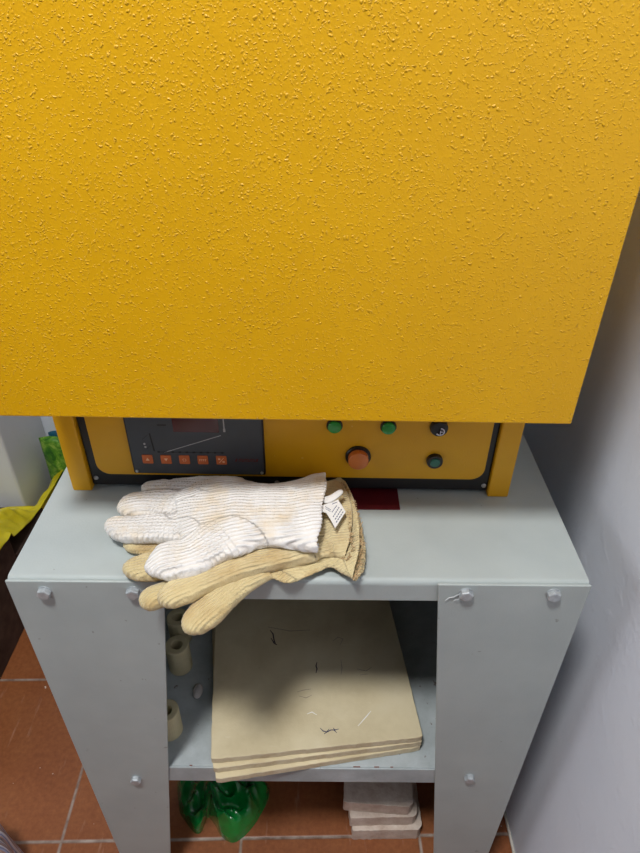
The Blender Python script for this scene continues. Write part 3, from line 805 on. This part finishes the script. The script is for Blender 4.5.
# yellow bag: thrown over the lid, sagging down behind the chest beside the pillar
A_ = [(-.694,.72,.2455),(-.694,.86,.2460),(-.693,.955,.2475),(-.694,1.028,.221),(-.694,1.105,.196),(-.694,1.22,.187),(-.697,1.32,.182)]
B_ = [(-.74,.72,.256),(-.74,.86,.262),(-.735,.96,.262),(-.735,1.045,.252),(-.735,1.100,.212),(-.735,1.19,.150),(-.735,1.33,.140)]
C_ = [(-1.0,.72,.252),(-1.0,.86,.262),(-1.0,.94,.262),(-.98,1.03,.235),(-.95,1.10,.19),(-.76,1.185,.10),(-.75,1.33,.02)]
A_, B_, C_ = [[Vector(p_) for p_ in q] for q in (A_, B_, C_)]
NXg, NYg = 50, 110; vv = []; ff = []
for i in range(NXg):
    for j in range(NYg):
        a = i/(NXg-1); u = j/(NYg-1); pa, pb, pc = catmull(A_, u), catmull(B_, u), catmull(C_, u)
        q = pa.lerp(pb, a/.35) if a < .35 else pb.lerp(pc, (a-.35)/.65)
        p3 = Vector((q.x*16, q.y*13, q.z*9)); rd = 1-abs(noise.noise(p3))*2.4; rd2 = 1-abs(noise.noise(p3*2.4+Vector((4, 4, 4))))*2
        q = q+Vector((.3, 0, 1))*((.016*max(rd, 0)+.006*max(rd2, 0))*min(1, .25+a*3))
        if q.y < 1.006: q.z = max(q.z, .2465)
        elif q.y < 1.168 and q.x < -.699: q.z = max(q.z, .178)
        vv.append(q)
for i in range(NXg-1):
    for j in range(NYg-1): ff.append((i*NYg+j, (i+1)*NYg+j, (i+1)*NYg+j+1, i*NYg+j+1))
o = mesh('plastic_bag', vv, ff, 'yellow_bag', smooth=True, origin=(-.85, .87, .245))
md = o.modifiers.new('t', 'SOLIDIFY'); md.thickness = .0009; md.offset = 1
o['label'] = 'bright yellow plastic bag spread over the dark chest at left'; o['category'] = 'bag'

pk = thing('snack_package', 'green patterned plastic package with a blue top edge, standing behind the stand by the pillar', 'package', (-.66, 1.33, 0))
def pillow(x0, x1, yc, z0, z1, th, nx=30, nz=40, seed=0):
    front = []; back = []
    for s_, lst in ((-1, front), (1, back)):
        for i in range(nx+1):
            for j in range(nz+1):
                a = i/nx; b = j/nz; e = (min(a, 1-a)*min(b, 1-b)*16)
                e = min(1, (4*a*(1-a))**.5*(4*b*(1-b))**.4)
                p3 = Vector((a*4+seed, b*5, s_*2)); w = noise.noise(p3)*.35+noise.noise(p3*2.5)*.15
                lst.append(Vector((x0+(x1-x0)*a, yc+s_*(th*e*(1+w)+.0005), z0+(z1-z0)*b+.006*math.sin(a*9)*(1 if b > .9 else 0))))
    N_ = len(front); f = []
    for i in range(nx):
        for j in range(nz):
            q = (i*(nz+1)+j, (i+1)*(nz+1)+j, (i+1)*(nz+1)+j+1, i*(nz+1)+j+1)
            f.append(q); f.append(tuple(N_+k for k in reversed(q)))
    rim = [i*(nz+1) for i in range(nx+1)]+[nx*(nz+1)+j for j in range(1, nz+1)]+[i*(nz+1)+nz for i in range(nx-1, -1, -1)]+[j for j in range(nz-1, 0, -1)]
    for a, b in zip(rim, rim[1:]+rim[:1]): f.append((a, b, N_+b, N_+a))
    return front+back, f
v_, f_ = pillow(-.752, -.57, 1.335, .0, .268, .034, seed=2); mesh('pouch', v_, f_, 'green_package', pk, smooth=True)
v_, f_ = pillow(-.728, -.60, 1.345,   .258, .279, .006, 16, 8, seed=6); mesh('header', v_, f_, 'blue_foil', pk, smooth=True, label='blue crimped top edge')

# ---------------------------------------------------------------- ceiling lamp
LX, LY = -.31, -.17
lm = thing('ceiling_light', 'round white ceiling lamp above the spot where the viewer stands', 'lamp', (LX, LY, ZC))
g = G(); R = []
for r, z in ((.20, 0), (.205, -.006), (.205, -.035), (.198, -.040), (.190, -.040), (.190, 0)):
    R.append([Vector((LX+r*math.cos(2*PI*k/48), LY+r*math.sin(2*PI*k/48), ZC+z)) for k in range(48)])
g.rings(R, cap=False).make('frame', 'lamp_frame', lm, smooth=False)
G().lathe((LX, LY, ZC-.030), (0, 0, -1), [(.188, 0), (.188, .004), (.18, .006)], 48).make('diffuser', 'lamp_diffuser', lm)
ld = bpy.data.lights.new('lamp', 'AREA'); ld.shape = 'DISK'; ld.size = .30; ld.energy = 34; ld.color = (1, .985, .965)
lo = bpy.data.objects.new('ceiling_lamp_light', ld); COL.objects.link(lo); lo.location = (LX, LY, ZC-.05)

# soft light from the left through the added window, brightening the right wall
ld = bpy.data.lights.new('added_daylight', 'AREA'); ld.shape = 'RECTANGLE'; ld.size = WY1-WY0+.3; ld.size_y = WZ1-WZ0+.3; ld.energy = 34; ld.color = (.92, .96, 1)
lo = bpy.data.objects.new('added_window_light', ld); COL.objects.link(lo); lo.location = (XL-.35, (WY0+WY1)/2, (WZ0+WZ1)/2+.1); lo.rotation_euler = (0, -PI/2, 0)
w = bpy.data.worlds.new('World'); scn.world = w; w.use_nodes = True
w.node_tree.nodes['Background'].inputs[0].default_value = (.75, .83, 1, 1); w.node_tree.nodes['Background'].inputs[1].default_value = .3

# ---------------------------------------------------------------- camera
cd = bpy.data.cameras.new('camera'); cam = bpy.data.objects.new('camera', cd); COL.objects.link(cam)
cd.sensor_fit = 'HORIZONTAL'; cd.sensor_width = 36; cd.lens = 36*FPX/640; cd.clip_start = .02
cam.matrix_world = Matrix(((RV.x, UV.x, -fw.x, 0), (RV.y, UV.y, -fw.y, 0), (RV.z, UV.z, -fw.z, CZ), (0, 0, 0, 1)))
scn.camera = cam
vs = scn.view_settings; vs.view_transform = 'Standard'; vs.look = 'None'; vs.gamma = 1; vs.use_curve_mapping = False; vs.exposure = 0
